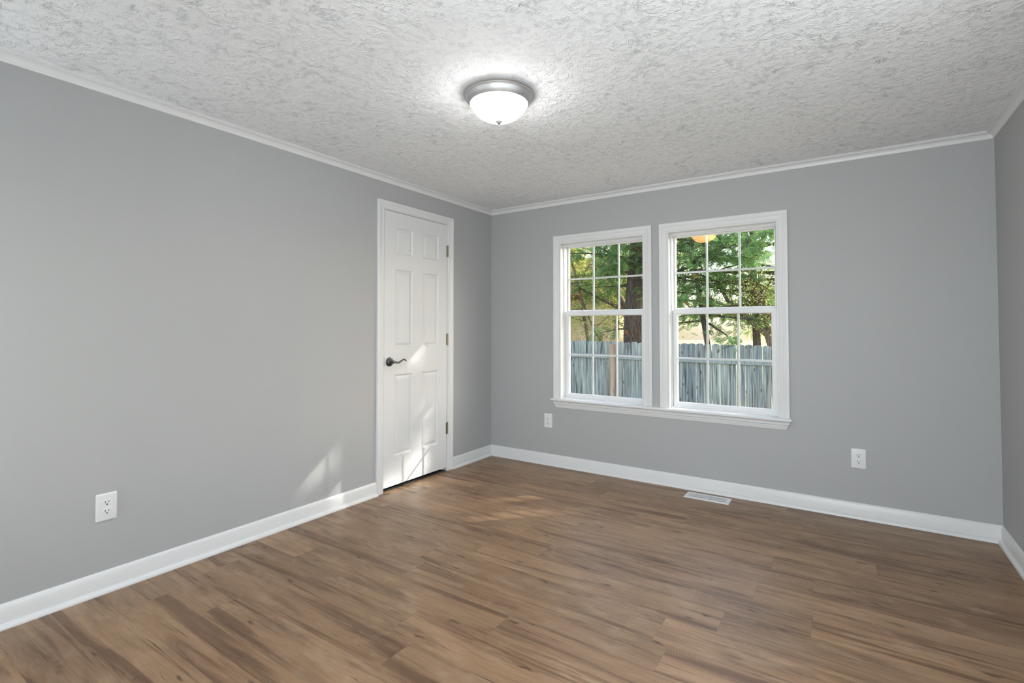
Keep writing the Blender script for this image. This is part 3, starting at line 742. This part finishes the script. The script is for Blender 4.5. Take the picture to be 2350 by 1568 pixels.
# multi-trunk tree right
b = A(1772, 800, 7.2)
leafy('multi_trunk_tree', 'tree with thick bare trunks leaning left, lower right of the right window', 'tree', (b[0]+.1, 7.2, GROUND),
      [([(b[0]+.1, 7.2, GROUND), b, A(1762, 770, 7.2), A(1740, 750, 7.2), A(1716, 732, 7.2), A(1698, 718, 7.2), A(1670, 690, 7.2), A(1650, 655, 7.2)], .075, .03),
       ([A(1770, 785, 7.2), A(1763, 755, 7.25), A(1752, 725, 7.3), A(1745, 690, 7.3), A(1720, 640, 7.3)], .05, .025),
       ([(b[0]+.25, 7.3, GROUND), A(1785, 760, 7.3), A(1770, 730, 7.3), A(1755, 700, 7.35), A(1740, 650, 7.4)], .05, .025)], 'olive', 3600, 1.2, 7, .045, tw=14)
# autumn trees beyond
spots = [(-6.6, 10.6, 5.5, 'autumn', 'yellow autumn tree far left beside the neighbouring house'), (-4.9, 9.8, 6.2, 'autumn', 'tall yellow autumn tree rising in front of the cream house'),
         (-2.3, 12.5, 5.6, 'olive', 'yellow-green tree behind the big cedar'), (-1.9, 10.2, 4.2, 'olive', 'yellow-green tree seen at the left of the right window'), (.9, 14.5, 4.8, 'olive', 'distant thin-leaved tree behind the slender cedar')]
for i, (x_, y_, h_, mt, lab) in enumerate(spots):
    r_ = random.Random(30+i); tr = []
    for k in range(4):
        a_ = r_.uniform(0, 2*PI); sp_ = r_.uniform(.4, 1.5)
        tr.append(([(x_, y_, GROUND), (x_+.2*sp_*math.cos(a_), y_+.2*sp_*math.sin(a_), .8), (x_+.7*sp_*math.cos(a_), y_+.7*sp_*math.sin(a_), 2.0), (x_+1.2*sp_*math.cos(a_), y_+1.2*sp_*math.sin(a_), h_*.8)], .07, .02))
    leafy('autumn_tree', lab, 'tree', (x_, y_, GROUND), tr, mt, 22000 if mt == 'autumn' else 14000, 1.6 if i > 2 else 1.35, 40+i, .055, tw=20, group='leafy trees beyond the fence', start=.35 if i > 2 else .74)
# dry grass and vines behind the fence
rs = np.random.RandomState(77)
root = empty('dry_brush', (-2.8, 8.6, GROUND)); tag(root, 'pale dry brush standing behind the fence, seen over it in the left window', 'bush')
n = 3600; C = np.stack([rs.uniform(-4.6, -1.6, n), rs.uniform(8.3, 9.6, n), np.full(n, GROUND)], 1)
L = rs.uniform(1.1, 2.3, n); lean = rs.normal(0, .32, (n, 2)); tip = C+np.stack([lean[:, 0]*L, lean[:, 1]*L, L], 1); md = (C+tip)/2+rs.normal(0, .06, (n, 3)); w_ = np.array([.008, .004, 0])
q = np.stack([C-w_, md-w_*1.2, tip, md+w_*1.2], 1); leafmesh('stalks', q, rs.uniform(0, 1, n), M['drygrass'], root, (-2.8, 8.6, GROUND))
# neighbouring house
hx = at(1413, 700, 12.0).x; ez = at(1390, 686, 12.0).z
root = empty('neighbour_house', (hx-3, 13, GROUND)); tag(root, 'cream house with brown eave and roof beyond the fence', 'house')
mb = MB(); mb.box((hx-8, 12.0, GROUND), (hx, 18, ez)); mb.build('house_wall', M['siding'], root)
mb = MB(); mb.box((hx-8.3, 11.55, ez-.02), (hx+.35, 11.62, ez+.16)); mb.box((hx-8.3, 11.6, ez), (hx+.3, 12.0, ez+.03)); mb.box((hx-.02, 11.93, GROUND), (hx+.12, 12.02, ez)); mb.build('fascia', M['fascia'], root)
mb = MB(); mb.grid([[(x_, 11.5, ez+.14), (x_, 15, ez+1.9), (x_, 18.5, ez+.14), (x_, 18.5, ez+.06), (x_, 15, ez+1.8), (x_, 11.5, ez+.06)] for x_ in (hx-8.4, hx+.4)], True, True, True); mb.build('house_roof', M['roof'], root)
# tall cedar to the right, shading the windows from the morning sun
LINES = [((0, -1.80, .28), .20), ((0, -1.74, .40), .19), ((0, -1.70, .30), .18), ((0, -1.62, .14), .19), ((0, -1.47, .12), .18), ((0, -1.56, .05), .19), ((0, -.885, .47), .20), ((0, -.745, .17), .19), ((0, -.83, .08), .17), ((0, -.70, .38), .14), ((.70, -.87, 0), .17), ((0, -1.58, .56), .12), ((0, -.70, 1.2), .13)]
cedar('cedar_tree', 'tall broad cedar right of the windows, shading them from the sun', 'tree', (7.9, 7.2, GROUND), (8.0, 7.4, 11.5), .25, (2.5, 9.5), 130, (1.9, 3.0), 95, 55, scale=1.0, lines=LINES)
